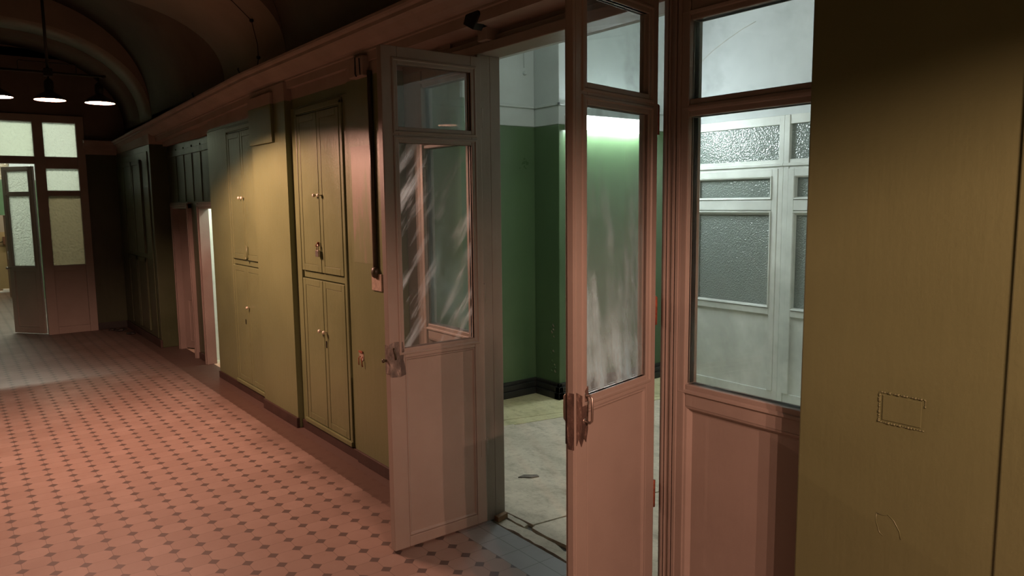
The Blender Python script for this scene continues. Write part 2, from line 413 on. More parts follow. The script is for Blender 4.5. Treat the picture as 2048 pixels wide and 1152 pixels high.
# plinths at the foot of the wall
def plinth(x, y0, y1, h=.075, nm='baseboard_right', m='plinth', lab=None):
    o = MB().box(x - .014, x + .01, y0, y1, 0, h).build(nm, M[m], bevel=.004)
    return struct(o, lab, 'baseboard')
plinth(XW - .01, 3.62, 4.13, .07, lab='dark plinth under the olive wall beside the left door leaf')
plinth(1.93, 5.045, 5.74, .075, lab='dark plinth round the foot of the olive pilaster')
plinth(1.88, 8.945, 10.85, .09, lab='dark plinth under the far green pilaster')
plinth(XW, -4, 1.18, .07, lab='dark plinth under the near olive pier')
plinth(2.06, 7.76, 8.06, .07, lab='dark plinth between the two low doors')

# cornice: profile swept along the corridor, sinking a little towards the far end
prof = [(2.12, 2.385), (1.948, 2.385), (1.948, 2.432), (1.938, 2.436), (1.938, 2.446), (1.915, 2.450), (1.888, 2.466), (1.862, 2.490),
        (1.846, 2.500), (1.832, 2.502), (1.832, 2.520), (1.812, 2.524), (1.806, 2.534), (1.806, 2.548), (1.85, 2.560), (2.12, 2.585)]
b = MB(); rings = []
for y in (-4, 0, 3, 5.6, 7.2, 9, 10.85):
    dz = -max(0, y - 5.6) * .026
    rings.append([b.b.verts.new((x, y, z + dz)) for x, z in prof])
for a, c in zip(rings, rings[1:]):
    for k in range(len(prof)): b.b.faces.new((a[k], a[(k + 1) % len(prof)], c[(k + 1) % len(prof)], c[k]))
# return of the cornice along the end wall
dz = -.13
prof2 = [(1.50, y, z + dz) for y, z in [(10.86, 2.385), (10.82, 2.385), (10.82, 2.44), (10.76, 2.48), (10.70, 2.502), (10.68, 2.53), (10.68, 2.55), (10.86, 2.58)]]
b.prism(prof2, (.5, 0, 0))
struct(b.build('trim_1', M['cornice']), 'pinkish moulded cornice running above doors and cupboards', 'cornice')

# ------------------------------------------------------------------ vaulted ceiling
def zc(x, r, n, z0): 
    s = min(1, abs(x - .53) / 1.47); return z0 + r * (1 - s ** n) ** (1 / n)
XS = [.53 + 1.47 * math.cos(PI * i / 40) for i in range(41)]
def vault(y0, y1, r, n, z0, mat, name, label, thick=True, wall=True):
    b = MB(); P = [(x, zc(x, r, n, z0)) for x in XS]
    P = [(2.0, 2.5)] + P + [(-.94, 2.5)] if wall else P
    a = [b.b.verts.new((x, y0, z)) for x, z in P]; c = [b.b.verts.new((x, y1, z)) for x, z in P]
    for k in range(len(P) - 1):
        fc = b.b.faces.new((a[k], a[k + 1], c[k + 1], c[k])); fc.smooth = True
    if thick:                                          # end faces up to a flat top
        for row, y in ((a, y0), (c, y1)):
            top = [b.b.verts.new((x, y, 4.05)) for x, z in P]
            for k in range(len(P) - 1): b.b.faces.new((row[k], row[k + 1], top[k + 1], top[k]))
    return struct(b.build(name, M[mat]), label, 'ceiling')
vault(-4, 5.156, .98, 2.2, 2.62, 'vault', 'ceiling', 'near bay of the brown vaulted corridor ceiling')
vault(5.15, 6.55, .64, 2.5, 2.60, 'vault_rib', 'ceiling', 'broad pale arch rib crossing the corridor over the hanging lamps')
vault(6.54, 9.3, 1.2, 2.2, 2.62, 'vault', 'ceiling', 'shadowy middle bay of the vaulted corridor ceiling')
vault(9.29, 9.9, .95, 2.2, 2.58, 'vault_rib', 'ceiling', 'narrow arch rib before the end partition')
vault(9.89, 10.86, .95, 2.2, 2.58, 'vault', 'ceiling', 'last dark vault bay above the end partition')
struct(MB().box(-1.2, 2.5, -4.2, 20.5, 4.05, 4.1).build('ceiling', M['vault']), 'roof slab above the vaults', 'ceiling')

# ------------------------------------------------------------------ glazed timber work
BEAD = [(0, .0), (0, .010), (.006, .014), (.013, .013), (.020, .021), (.027, .020), (.030, .016)]
def bead(b, u0, u1, z0, z1, t, mat=0):
    for sd in (1, -1):
        b.ring(u0, u1, z0, z1, [(o_, t * .5 - .016 + d_) for o_, d_ in BEAD], sd, mat)
def joinery(parent, W, H, t, stile, rails, panes, panel, glass, framename='frame', mat=None, u0=0, lean=0):
    """framed glazed leaf in local x (width) / y (thickness) / z. rails: z intervals; panes: z intervals of glass; panel: z interval of boarding"""
    mat = mat or M['frame']; sl, sr = stile
    b = MB(); h = t / 2
    b.box(u0, u0 + sl, -h, h, rails[0][0], H); b.box(u0 + W - sr, u0 + W, -h, h, rails[0][0], H)
    for z0, z1 in rails: b.box(u0 + sl, u0 + W - sr, -h, h, z0, z1)
    fr = b.build(framename, mat, parent, bevel=.003)
    a, c = u0 + sl, u0 + W - sr
    b = MB()
    for z0, z1 in panes: bead(b, a, c, z0, z1, t)
    bd = b.build('glazing_bead', mat, parent)
    z0, z1 = panel
    b = MB(); b.box(a - .004, c + .004, -h * .55, h * .55, z0, z1)
    for sd in (1, -1): b.ring(a + .016, c - .016, z0 + .016, z1 - .016, [(.016, h - .007), (.0125, h - .0015), (.009, h - .001), (.004, h * .62), (0, h * .55)], sd)
    b.build('lower_panel', mat, parent)
    for (z0, z1), g in zip(panes, glass):
        b = MB(); b.box(a - .004, c + .004, -.002, .002, z0 - .004, z1 + .004)
        b.build('glass_pane', g, parent)
    return a, c

RAILS = [(.012, .062), (.905, .950), (1.862, 1.930), (2.195, 2.270)]
PANES = [(.950, 1.862), (1.930, 2.195)]
# left leaf, swung out square to the wall
leafL = empty('door_leaf', (2.055, 2.915, 0), PI)
tag(leafL, 'left pinkish-grey door leaf standing open, streaked glass showing a reflected lamp', 'door')
joinery(leafL, .520, 2.27, .040, (.058, .078), RAILS, PANES, (.062, .905), [M['glass_left'], M['glass_top']])
b = MB(); rnd = random.Random(5)
pts = [(.440, .83), (.470, .822), (.52, .826), (.522, .9), (.521, .975), (.49, .985), (.452, .98), (.447, .94), (.452, .90), (.444, .87)]
b.prism([(x, .0195, z) for x, z in pts], (0, .0025, 0)); b.box(.5195, .5215, -.019, .02, .84, .97)
sc = b.build('lock_scar', M['scar'], leafL); sc['label'] = 'stripped grey lock patch'
b = MB(); b.lathe([(.006, 0), (.006, .014), (.009, .016), (.009, .022), (.004, .024)], (.519, -.008, .90), 'X', 12); b.build('latch_bolt', M['pipe'], leafL); b = MB()
b.tube([(.50, .02, .955), (.50, .027, .95), (.495, .029, .93), (.492, .026, .905)], .0045, 8)
b.build('latch_lever', M['pipe'], leafL)
for z in (.35, 1.12, 1.95):
    b = MB(); b.lathe([(.007, 0), (.007, .085), (.004, .09)], (-.006, .012, z), 'Z', 10); b.box(-.004, .03, .0195, .0212, z, z + .085)
    b.build('hinge', M['frame'], leafL)

# right leaf, swung out past square towards the viewer
leafR = empty('door_leaf', (2.045, 1.80, .03), PI + math.radians(11.5))
tag(leafR, 'right pink door leaf standing open with metal pull handle and cloudy smeared glass', 'door')
joinery(leafR, .487, 2.27, .040, (.060, .062), RAILS, PANES, (.062, .905), [M['glass_right'], M['glass_top']], u0=.037)
E1 = .524
b = MB(); b.box(E1 - .001, E1 + .012, -.004, .0195, 0.012, 2.27)          # rebated meeting edge
b.build('meeting_strip', M['frame'], leafR, bevel=.002)
b = MB()
pts = [(.460, .84), (.470, .80), (.482, .815), (.495, .79), (.510, .82), (.5215, .80), (.5215, .972), (.49, .955), (.459, .982), (.4585, .90)]
b.prism([(x, .0198, z) for x, z in pts], (0, .002, 0))
b.box(E1, E1 + .0005, -.0205, -.004, .80, .965); b.box(E1 + .0115, E1 + .0132, -.004, .0215, .79, .972)
sc = b.build('lock_scar', M['scar_dark'], leafR); sc['label'] = 'stripped splintered lock patch'
def pull(sd, u, zb):
    y = sd * .0195
    b = MB()
    P = [(u, y, zb + .004), (u, y + sd * .022, zb), (u, y + sd * .030, zb + .008), (u, y + sd * .031, zb + .045), (u, y + sd * .030, zb + .082), (u, y + sd * .022, zb + .09), (u, y, zb + .086)]
    b.tube(P, .0042, 10)
    for z in (zb + .004, zb + .086): b.lathe([(.010, 0), (.009, .003), (.004, .004)], (u, y, z), 'Y', 12) if sd > 0 else b.lathe([(.004, -.004), (.009, -.003), (.010, 0)], (u, y, z), 'Y', 12)
    h = b.build('pull_handle', M['steel'], leafR); h['label'] = 'bent metal pull handle'
pull(1, .478, .868); pull(-1, .490, .862)
for z in (.43, 1.12, 1.80):
    b = MB(); b.lathe([(.0085, 0), (.0085, .10), (.004, .105)], (.014, .004, z), 'Z', 10); b.box(.0, .016, .002, .006, z, z + .1); b.box(.016, .0375, .002, .006, z, z + .1)
    h = b.build('hinge', M['rust'], leafR); h['label'] = 'rusty hinge'

# fixed side lights, left and right of the opening; the frame plane is X = 2.05 .. 2.18
def sidelight(name, y0, W, sgn, glasses, label, st=(.112, .18)):
    root = empty(name, (2.085, y0, 0), PI / 2 * sgn)
    struct(root, label, 'window')
    cs = sgn                                                     # corridor side of the local y axis
    h = .035
    b = MB()
    b.box(0, st[0], -h, h, 0, 2.285); b.box(W - st[1], W, -h, h, 0, 2.285)
    b.box(0, .045, -cs * h, -cs * .095, 0, 2.285)                # deep jamb post
    for z0, z1 in ((0, .09), (.868, .948), (1.882, 1.940), (2.20, 2.285)): b.box(st[0], W - st[1], -.028, .028, z0, z1)
    b.build('frame', M['frame_worn'], root, bevel=.003)
    b = MB(); a, c = st[0], W - st[1]
    for z0, z1 in ((.948, 1.882), (1.94, 2.20)):
        b.ring(a, c, z0, z1, [(0, .010), (0, .016), (.007, .022), (.014, .020), (.020, .034), (.030, .036), (.034, .028)], cs)
        b.ring(a, c, z0, z1, [(0, -.006), (0, .020), (.010, .030), (.020, .028)], -cs)
    for sd in (1, -1):
        b.ring(a + .02, c - .02, .11, .85, [(.02, .029), (.012, .027), (.006, .018), (0, .010)], sd)
    for u, w in ((.014, .010), (.030, .006), (.052, .010), (.068, .014)): b.box(u, u + w, cs * h, cs * (h + .007), .0, 2.285)   # reeded post
    b.build('moulding', M['frame_worn'], root, bevel=.0015)
    b = MB(); b.box(a, c, -.010, .010, .09, .868); b.build('lower_panel', M['frame'], root)
    for (z0, z1), g in zip(((.948, 1.882), (1.94, 2.20)), glasses):
        b = MB(); b.box(a - .003, c + .003, cs * .006, cs * .010, z0 - .003, z1 + .003); b.build('glass_pane', g, root)
    return root
sidelight('window_1', 1.782, .607, -1, [M['glass_fixed'], M['glass_top']], 'fixed glazed panel between the right door leaf and the near olive pier', (.112, .035))
sidelight('window_2', 2.915, .70, 1, [M['glass_fixed'], M['glass_top']], 'fixed glazed panel partly seen behind the left door leaf')

# head beam, recessed wall over the doors, threshold blocks
b = MB()
b.box(2.05, 2.18, 1.16, 3.63, 2.285, 2.33).box(2.075, 2.18, 1.16, 3.63, 2.33, 2.36)
struct(b.build('trim_2', M['frame'], bevel=.004), 'head beam over the double door opening', 'beam')
b = MB(); b.box(2.10, 2.42, 1.1, 3.7, 2.36, 3.9)
for y in (1.75, 3.2): b.box(2.085, 2.10, y, y + .09, 2.36, 2.40)
struct(b.build('wall_over_doors', M['cornice']), 'plaster wall between door head and cornice', 'wall')
b = MB(); b.box(2.0, 2.42, -4, 10.9, 2.55, 4.05)
struct(b.build('wall_upper_right', M['cornice']), 'upper corridor wall behind the cornice', 'wall')
o = MB().prism([(2.02, 2.80, 2.33), (2.02, 2.87, 2.33), (2.02, 2.865, 2.39), (2.02, 2.805, 2.39)], (.09, 0, 0)).build('support_block', M['cornice'], bevel=.003)
tag(o, 'small pale block on the door head under the black sensor', 'block')
s_ = empty('sensor', (1.96, 2.80, 2.405)); tag(s_, 'black angled sensor box under the cornice above the doorway', 'sensor')
b = MB(); b.prism([(-.02, -.060, .012), (-.02, -.010, -.045), (-.02, .066, -.008), (-.02, .045, .03), (-.02, -.05, .04)], (.05, 0, 0)); b.build('housing', M['black'], s_, bevel=.003)
b = MB(); b.box(.02, .06, -.02, .02, -.02, .0); b.build('bracket', M['black'], s_)

# ------------------------------------------------------------------ built-in cupboards
def knob(parent, u, z, x=-.012):
    b = MB(); b.lathe([(.004, 0), (.004, -.010), (.010, -.014), (.0125, -.021), (.010, -.028), (.003, -.031)], (x, u, z), 'X', 14)
    k = b.build('knob', M['brass'], parent); return k
def cup_door(parent, u0, u1, z0, z1, knobs=(), x=-.012, name='door', split=None):
    """framed cupboard door, face at local x, opening width along local y"""
    b = MB(); st = .045
    b.box(x, x + .022, u0, u0 + st, z0, z1); b.box(x, x + .022, u1 - st, u1, z0, z1)
    b.box(x, x + .022, u0 + st, u1 - st, z0, z0 + st); b.box(x, x + .022, u0 + st, u1 - st, z1 - st, z1)
    b.box(x + .0025, x + .02, u0 + st, u1 - st, z0 + st, z1 - st)
    d = b.build(name, M['olive_worn'], parent, bevel=.003)
    for u, z in knobs: knob(d, u, z, x)
    return d
def cupboard(name, y0, y1, label, X=1.97, H=2.25, fl=.10, fr=.05, door_y=None, knobs_low=2, mat=None):
    root = empty(name, (X, 0, 0)); tag(root, label, 'cupboard', None)
    d0, d1 = door_y; mid = (d0 + d1) / 2
    b = MB()
    b.box(0, .035, y0, d0 - .006, 0, H); b.box(0, .035, d1 + .006, y1, 0, H)
    b.box(0, .035, d0 - .006, d1 + .006, 2.19, H); b.box(0.004, .035, d0 - .006, d1 + .006, 1.10, 1.145)
    b.box(0, .035, d0 - .006, d1 + .006, 0, .085)
    b.box(.03, .04, y0, y1, 0, H)
    b.ring(0, 0, 0, 0, [(0, 0), (0, 0)], 1) if False else None
    b.build('frame', M['olive_worn'], root, bevel=.004)
    b = MB()                                            # raised architrave round the doors
    for (a_, c_) in ((d0 - .045, d0 - .010), (d1 + .010, d1 + .040)): b.box(-.012, .004, a_, c_, .09, 2.225)
    b.box(-.012, .004, d0 - .045, d1 + .04, 2.20, 2.235)
    b.build('architrave', M['olive_worn'], root, bevel=.004)
    b = MB(); b.box(-.022, .01, d0 - .045, d1 + .04, .068, .10); b.build('sill', M['olive_worn'], root, bevel=.005)
    b = MB(); b.box(-.012, .02, y0, y1, 0, .062); b.build('plinth', M['plinth'], root, bevel=.003)
    g = .004
    cup_door(root, d0, mid - g, 1.15, 2.185, [(mid - .035, 1.655)])
    cup_door(root, mid + g, d1, 1.15, 2.185, [(mid + .035, 1.655)])
    cup_door(root, d0, mid - g, .105, 1.095, [(mid - .035, .76)])
    cup_door(root, mid + g, d1, .105, 1.095, [(mid + .035, .76)] if knobs_low == 2 else [])
    return root
cup1 = cupboard('built_in_cupboard', 4.14, 5.045, 'olive built-in cupboard with a padlock on its upper doors', door_y=(4.26, 4.92))
cup2 = cupboard('built_in_cupboard', 5.745, 7.06, 'olive built-in cupboard with a bolt, left of the pilaster', door_y=(5.78, 6.46), knobs_low=1)
cup3 = cupboard('built_in_cupboard', -.9, .645, 'olive cupboard edge at the end of the near pier', door_y=(-.3, .5), X=1.962)
cup3.children[0].data.materials[0] = M['olive']
# padlock with hasp
pd = empty('padlock', (1.938, 4.60, 1.30)); pd.scale = (.8, .8, .8); tag(pd, 'small metal padlock hanging on the cupboard doors', 'padlock')
b = MB(); b.prism([(-.010, -.026, -.055), (-.010, .026, -.055), (-.010, .030, -.045), (-.010, .028, -.004), (-.010, .020, 0), (-.010, -.020, 0), (-.010, -.028, -.004), (-.010, -.030, -.045)], (.020, 0, 0)); b.build('body', M['steel'], pd, bevel=.003)
b = MB(); b.tube([(0, -.017, -.004)] + [(0, -.017 * math.cos(a * PI / 8), .028 + .017 * math.sin(a * PI / 8)) for a in range(9)] + [(0, .017, -.004)], .0042, 8); b.build('shackle', M['steel'], pd)
b = MB(); b.box(-.002, .0185, -.004, .004, .03, .065); b.tube([(-.002, 0, .05), (-.016, 0, .044), (-.016, 0, .034), (-.002, 0, .030)], .003, 8); b.build('hasp', M['rust'], pd)
# sliding bolt on the left cupboard
bl = empty('sliding_bolt', (0, 0, 0)); bl.parent = cup2
bolt = MB(); bolt.tube([(-.020, 6.06, 1.27), (-.020, 6.06, 1.155)], .004, 8); bolt.box(-.017, -.012, 6.045, 6.075, 1.17, 1.26); bolt.lathe([(.006, 0), (.011, -.008), (.011, -.016), (.004, -.02)], (-.018, 6.06, 1.165), 'X', 12)
bolt.build('bolt', M['olive_worn'], cup2)
bpy.data.objects.remove(bl)
# keyhole slots
o = MB().box(-.0145, -.012, 4.553, 4.567, .655, .70).build('keyhole', M['black'], cup1)
o = MB().box(-.0145, -.012, 6.19, 6.20, .61, .65).build('keyhole', M['black'], cup2)

# access panel on the pilaster and its seam
ap = empty('mounted_board', (1.93, 0, 0)); tag(ap, 'tall painted board fixed high on the olive pilaster', 'panel')
b = MB(); b.box(-.022, .0, 5.26, 5.735, 2.04, 2.305, 0); b.box(-.022, .0, 5.26, 5.735, 2.305, 2.385, 1); b.build('board', [M['olive'], M['cornice']], ap, bevel=.003)

# conduit pipe down the wall with a drip end, and its junction box
cd = empty('conduit', (1.948, 3.81, 0)); tag(cd, 'dark conduit pipe down the wall beside the left door leaf', 'pipe')
b = MB(); b.tube([(0, 0, 2.33), (0, 0, 1.24)], .014, 12); b.build('pipe', M['pipe'], cd)
b = MB(); b.lathe([(.010, 0), (.022, .010), (.026, .03), (.024, .05), (.015, .065)], (0, 0, 1.175), 'Z', 16); b.build('end_fitting', M['pipe'], cd)
b = MB(); b.box(.002, .013, -.06, .06, 1.10, 1.20); sc = b.build('plaster_patch', M['plaster'], cd, bevel=.004); sc['label'] = 'bare plaster patch'
jb = empty('junction_box', (1.945, 3.93, 2.36)); tag(jb, 'pale painted junction box under the cornice above the conduit', 'junction box')
b = MB(); b.box(-.03, .02, -.10, .075, -.055, .055); b.build('box', M['cornice'], jb, bevel=.006)
b = MB(); b.tube([(-.032, -.02, .05), (-.034, -.02, -.04), (-.034, -.035, -.055)], .003, 6); b.tube([(-.032, -.07, .04), (-.034, -.08, -.05)], .003, 6); b.build('wire', M['black'], jb)
# gouge with a broken bracket
br = empty('broken_bracket', (1.957, 4.05, .68)); tag(br, 'broken bracket stub in gouged plaster on olive wall', 'bracket')
b = MB(); b.prism([(0, -.03, -.015), (0, -.005, -.03), (0, .028, -.01), (0, .03, .02), (0, .0, .03), (0, -.028, .02)], (.006, 0, 0)); b.build('bare_plaster', M['plaster'], br)
b = MB(); b.tube([(0, -.018, .0), (-.012, -.02, -.01), (-.008, -.028, -.06)], .003, 6); b.tube([(0, .012, .0), (-.012, .014, -.008), (-.008, .022, -.055)], .003, 6); b.box(-.006, 0, -.02, .025, .022, .034); b.build('prongs', M['rust'], br)
# painted over plate and flaking disc on the near pier
wp = empty('wall_plate', (1.97, .882, 1.04)); tag(wp, 'painted-over rectangular cover plate in the near olive pier', 'cover plate')
b = MB(); b.box(-.0022, .0, -.050, .050, -.034, .034); b.build('plate', M['olive'], wp, bevel=.0015)
b = MB(); rnd = random.Random(9)
for side in range(4):
    n_ = 16
    for i in range(n_):
        if side == 3 and i > 3: continue
        t0, t1 = i / n_, (i + 1) / n_
        P = {0: lambda t: (.058 - .116 * t, .041), 1: lambda t: (.058 - .116 * t, -.041), 2: lambda t: (.059, .041 - .082 * t), 3: lambda t: (-.058, .041 - .082 * t)}[side]
        (a_, z_), (c_, w_) = P(t0), P(t1); k = rnd.uniform(.0012, .0038)
        b.tube([(-.0005, a_, z_), (-.0005, c_, w_)], k, 6)
b.build('cracked_rim', M['olive_worn'], wp)
fp = MB()
fp.tube([(1.9698, .935, .742), (1.9698, .915, .742), (1.9698, .905, .748), (1.9698, .888, .735), (1.9698, .872, .71), (1.9698, .868, .69)], .0014, 6)
fp.tube([(1.9698, .935, .742), (1.9698, .936, .72), (1.9698, .925, .69), (1.9698, .915, .684)], .0011, 6)
tag(fp.build('paint_flake', M['olive']), 'curled round crack of lifted paint low on the near pier', 'crack')

# ------------------------------------------------------------------ the two low doors in the recess
def low_door(y0, y1, label_frame, n):
    root = empty('door_%d' % n, (2.06, 0, 0)); struct(root, label_frame, 'door frame')
    b = MB(); b.box(-.035, .06, y0, y0 + .055, 0, 1.62); b.box(-.035, .06, y1 - .055, y1, 0, 1.62); b.box(-.035, .06, y0, y1, 1.565, 1.63)
    b.box(-.045, -.035, y0 + .01, y0 + .035, 0, 1.62); b.box(-.045, -.035, y1 - .035, y1 - .01, 0, 1.62); b.box(-.045, -.035, y0, y1, 1.585, 1.61)
    b.build('frame', M['shaded_frame'], root, bevel=.003); return root
low_door(7.07, 7.74, 'pink framed low doorway, lit white inside, beside the cupboard', 3)
low_door(8.08, 8.78, 'pink framed low doorway with dark half-open leaf farther along', 4)
lf = empty('door_leaf', (2.12, 7.12, 0), math.radians(58)); tag(lf, 'white chipped low door leaf opening into the lit store beside the cupboard', 'door')
b = MB(); b.box(0, .56, -.02, .02, .015, 1.56); b.build('panel', M['white'], lf, bevel=.003)
b = MB()
for z0, z1 in ((.12, .72), (.84, 1.44)): b.ring(.09, .47, z0, z1, [(.015, .02), (.01, .026), (.0, .022)], -1)
b.build('moulding', M['white'], lf)
lf = empty('door_leaf', (2.10, 8.72, 0), math.radians(-62)); tag(lf, 'shaded pink low door leaf with tall panel, farther of the two low doors', 'door')
b = MB(); b.box(0, .57, -.02, .02, .015, 1.56); b.build('panel', M['shaded_frame'], lf, bevel=.003)
b = MB(); b.box(.20, .26, -.024, -.018, .62, 1.36); g_ = b.build('slot', M['black'], lf); g_['label'] = 'dark tall slit'
b = MB(); b.ring(.09, .48, .1, .55, [(.012, .02), (.008, .026), (.0, .021)], -1); b.build('moulding', M['shaded_frame'], lf)
# store behind the low doors
b = MB(); b.box(3.2, 3.3, 6.8, 9.0, 0, 2.3); b.box(2.12, 3.2, 6.8, 6.9, 0, 2.3); b.box(2.12, 3.2, 8.95, 9.05, 0, 2.3); b.box(2.42, 2.5, 6.8, 7.06, 0, 2.3); b.box(2.12, 3.2, 7.88, 7.94, 0, 2.3)
struct(b.build('wall_store', M['white']), 'white walls of the small store behind the low doors', 'wall')
struct(MB().box(2.12, 3.3, 6.8, 9.05, 2.3, 2.36).build('ceiling_store', M['white']), 'ceiling of the small store', 'ceiling')

# far closet front on the dark pilaster
cl = empty('closet', (1.88, 0, 0)); tag(cl, 'dark green tall closet front in the far corner', 'closet')
b = MB(); b.box(-.012, .0, 9.05, 10.80, .1, 2.2)
b.build('frame', M['dark_green'], cl, bevel=.004)
for (a_, c_) in ((9.35, 9.83), (9.85, 10.33)):
    for z0, z1 in ((.15, 1.0), (1.05, 2.12)):
        b = MB(); b.box(-.024, -.010, a_, c_, z0, z1); b.box(-.032, -.022, a_, a_ + .05, z0, z1); b.box(-.032, -.022, c_ - .05, c_, z0, z1); b.box(-.032, -.022, a_, c_, z1 - .05, z1)
        b.build('door', M['dark_green'], cl, bevel=.003)
# rubbish in the far corner
for i, (x, y, s) in enumerate(((1.74, 10.55, .05), (1.66, 10.68, .035), (1.79, 10.2, .04))):
    b = MB(); rnd = random.Random(i)
    bmesh.ops.create_icosphere(b.b, subdivisions=2, radius=s)
    for v in b.b.verts: v.co = Vector((v.co.x * 1.4, v.co.y, max(-.2 * s, v.co.z * .5))) * rnd.uniform(.75, 1.2)
    zmin = min(v.co.z for v in b.b.verts)
    for v in b.b.verts: v.co.z -= zmin
    o = b.build('rubble_lump', M['black_plinth'], loc=(x, y, 0))
    tag(o, ['dark rubbish lump in the far corner by the closet plinth', 'smaller dark rubbish lump beside the end partition', 'dark lump at the closet foot nearer the pilaster'][i], 'rubble')

# ------------------------------------------------------------------ end partition (Y = 10.85)
XE = 10.85
b = MB()
b.box(1.52, 2.1, XE, XE + .12, 0, 2.30, 0); b.box(1.52, 2.1, XE, XE + .12, 2.30, 4.0, 1); b.box(-1.1, 1.52, XE, XE + .12, 2.72, 4.0, 1); b.box(-1.1, -.53, XE, XE + .12, 0, 2.72, 0)
struct(b.build('wall_far', [M['dark_green'], M['vault']]), 'dark end wall of the corridor round the glazed partition', 'wall')
plinth_o = MB().box(1.53, 1.88, XE - .02, XE, 0, .09).build('baseboard_far', M['black_plinth'], bevel=.004)
struct(plinth_o, 'black plinth at the foot of the far wall', 'baseboard')
def far_light(name, x0, x1, label, low=True):
    root = empty(name, (0, XE - .03, 0)); struct(root, label, 'window')
    b = MB(); Z = 2.72
    b.box(x0, x0 + .11, -.02, .09, 0, Z); b.box(x1 - .09, x1, -.02, .09, 0, Z)
    for z0, z1 in ((0, .09), (.80, .868), (1.735, 1.80), (2.07, 2.215), (2.63, Z)): b.box(x0 + .11, x1 - .09, -.012, .08, z0, z1)
    b.build('frame', M['frame'], root, bevel=.004)
    b = MB(); b.box(x0 + .11, x1 - .09, .02, .05, .09, .80); b.build('lower_panel', M['frame'], root)
    for (z0, z1), g in zip(((.868, 1.735), (1.80, 2.07), (2.215, 2.63)), ('figured_dim', 'figured_fine', 'figured_fine')):
        b = MB(); b.box(x0 + .10, x1 - .08, .033, .039, z0 - .01, z1 + .01); b.build('glass_pane', M[g], root)
far_light('window_3', .975, 1.525, 'dark framed side light with glowing figured glass at the corridor end')
far_light('window_4', -.53, -.02, 'matching side light beyond the left picture edge')
root = empty('window_5', (0, XE - .03, 0)); struct(root, 'glowing figured glass transom above the far doorway', 'window')
b = MB(); b.box(-.02, .975, -.02, .09, 2.125, 2.215); b.box(-.02, .975, -.02, .09, 2.63, 2.72); b.box(.44, .49, -.01, .08, 2.215, 2.63); b.build('frame', M['frame'], root, bevel=.004)
for a_, c_ in ((-.02, .445), (.485, .975)):
    b = MB(); b.box(a_, c_, .033, .039, 2.205, 2.64); b.build('glass_pane', M['figured'], root)
lf = empty('door_leaf', (.955, XE + .06, .0), math.radians(180 - 52)); tag(lf, 'grey-green far door leaf ajar with two figured glass panes', 'door')
joinery(lf, .47, 2.10, .040, (.07, .07), [(.012, .09), (.80, .868), (1.735, 1.79), (2.04, 2.10)], [(.868, 1.735), (1.79, 2.04)], (.09, .80), [M['figured_fine'], M['figured_fine']])
b = MB(); b.lathe([(.006, 0), (.006, .04), (.016, .045), (.018, .06), (.010, .07)], (.44, .02, .84), 'Y', 12); b.build('knob', M['steel'], lf)

# the lit hall beyond
b = MB()
b.box(2.0, 2.15, XE + .12, 15.2, 0, 3.4, 0)
struct(b.build('wall_hall_right', M['room_white']), 'pale wall of the lit hall beyond the far doorway', 'wall')
b = MB()
b.box(-1.1, 2.1, 15.2, 15.32, 1.47, 2.06, 0); b.box(-1.1, 2.1, 15.2, 15.32, 2.42, 3.4, 1); b.box(.98, 2.1, 15.2, 15.32, 0, 1.47, 0); b.box(-1.1, -.1, 15.2, 15.32, 0, 1.47, 0); b.box(1.0, 2.1, 15.2, 15.32, 2.06, 2.42, 1); b.box(-1.1, -.2, 15.2, 15.32, 2.06, 2.42, 1)
struct(b.build('wall_hall_end', [M['green'], M['room_white']]), 'green end wall of the hall above the far low opening', 'wall')
root = empty('window_6', (0, 15.24, 0)); struct(root, 'rosy figured fanlight above the distant green wall', 'window')
b = MB(); b.box(-.2, 1.0, -.03, .05, 2.03, 2.07); b.box(-.2, 1.0, -.03, .05, 2.40, 2.44); b.build('frame', M['frame'], root)
b = MB(); b.box(-.2, 1.0, .0, .006, 2.07, 2.40); b.build('glass_pane', M['figured'], root)
b = MB(); b.box(-1.1, 2.3, 17.6, 17.7, 0, 1.12, 0); b.box(-1.1, 2.3, 17.6, 17.7, 1.12, 3.4, 1); b.box(2.2, 2.3, 15.3, 17.7, 0, 3.4, 0)
struct(b.build('wall_distant', [M['cream'], M['room_white']]), 'cream walls of the distant room', 'wall')
struct(MB().box(-1.2, 2.4, XE, 18, 3.4, 3.5).build('ceiling_hall', M['room_white']), 'ceiling of the lit hall beyond', 'ceiling')
lf = empty('door_leaf', (.975, 15.34, 0), math.radians(95)); tag(lf, 'narrow brown door edge at the distant opening', 'door')
b = MB(); b.box(0, .5, -.045, .045, .02, 1.46); b.build('panel', M['brown'], lf, bevel=.003)
b = MB(); b.tube([(.01, .05, .70), (.01, .09, .71), (.01, .09, .85), (.01, .05, .86)], .008, 8); b.build('handle', M['steel'], lf)
sb = empty('socket_box', (1.02, 17.585, .95)); tag(sb, 'small socket box with trailing cable on the distant cream wall', 'socket')
b = MB(); b.box(-.075, .075, -.05, .012, -.08, .08); b.build('box', M['brown'], sb, bevel=.006)
b = MB(); b.tube([(-.07, -.02, -.02), (-.3, -.012, -.06), (-.5, -.012, -.03)], .008, 6); b.tube([(.03, -.02, -.08), (.05, -.012, -.4), (.02, -.012, -.78)], .008, 6); b.build('cable', M['black'], sb)
b = MB(); b.box(-.12, .10, -.05, .06, 0, .03); b.prism([(-.02, -.04, .03), (.08, -.04, .03), (.08, .04, .03), (-.02, .05, .03)], (.01, .01, .035)); 
tag(b.build('paper_bundle', M['paper'], loc=(.86, 16.9, 0), bevel=.004), 'white paper bundle on the distant floor', 'paper')

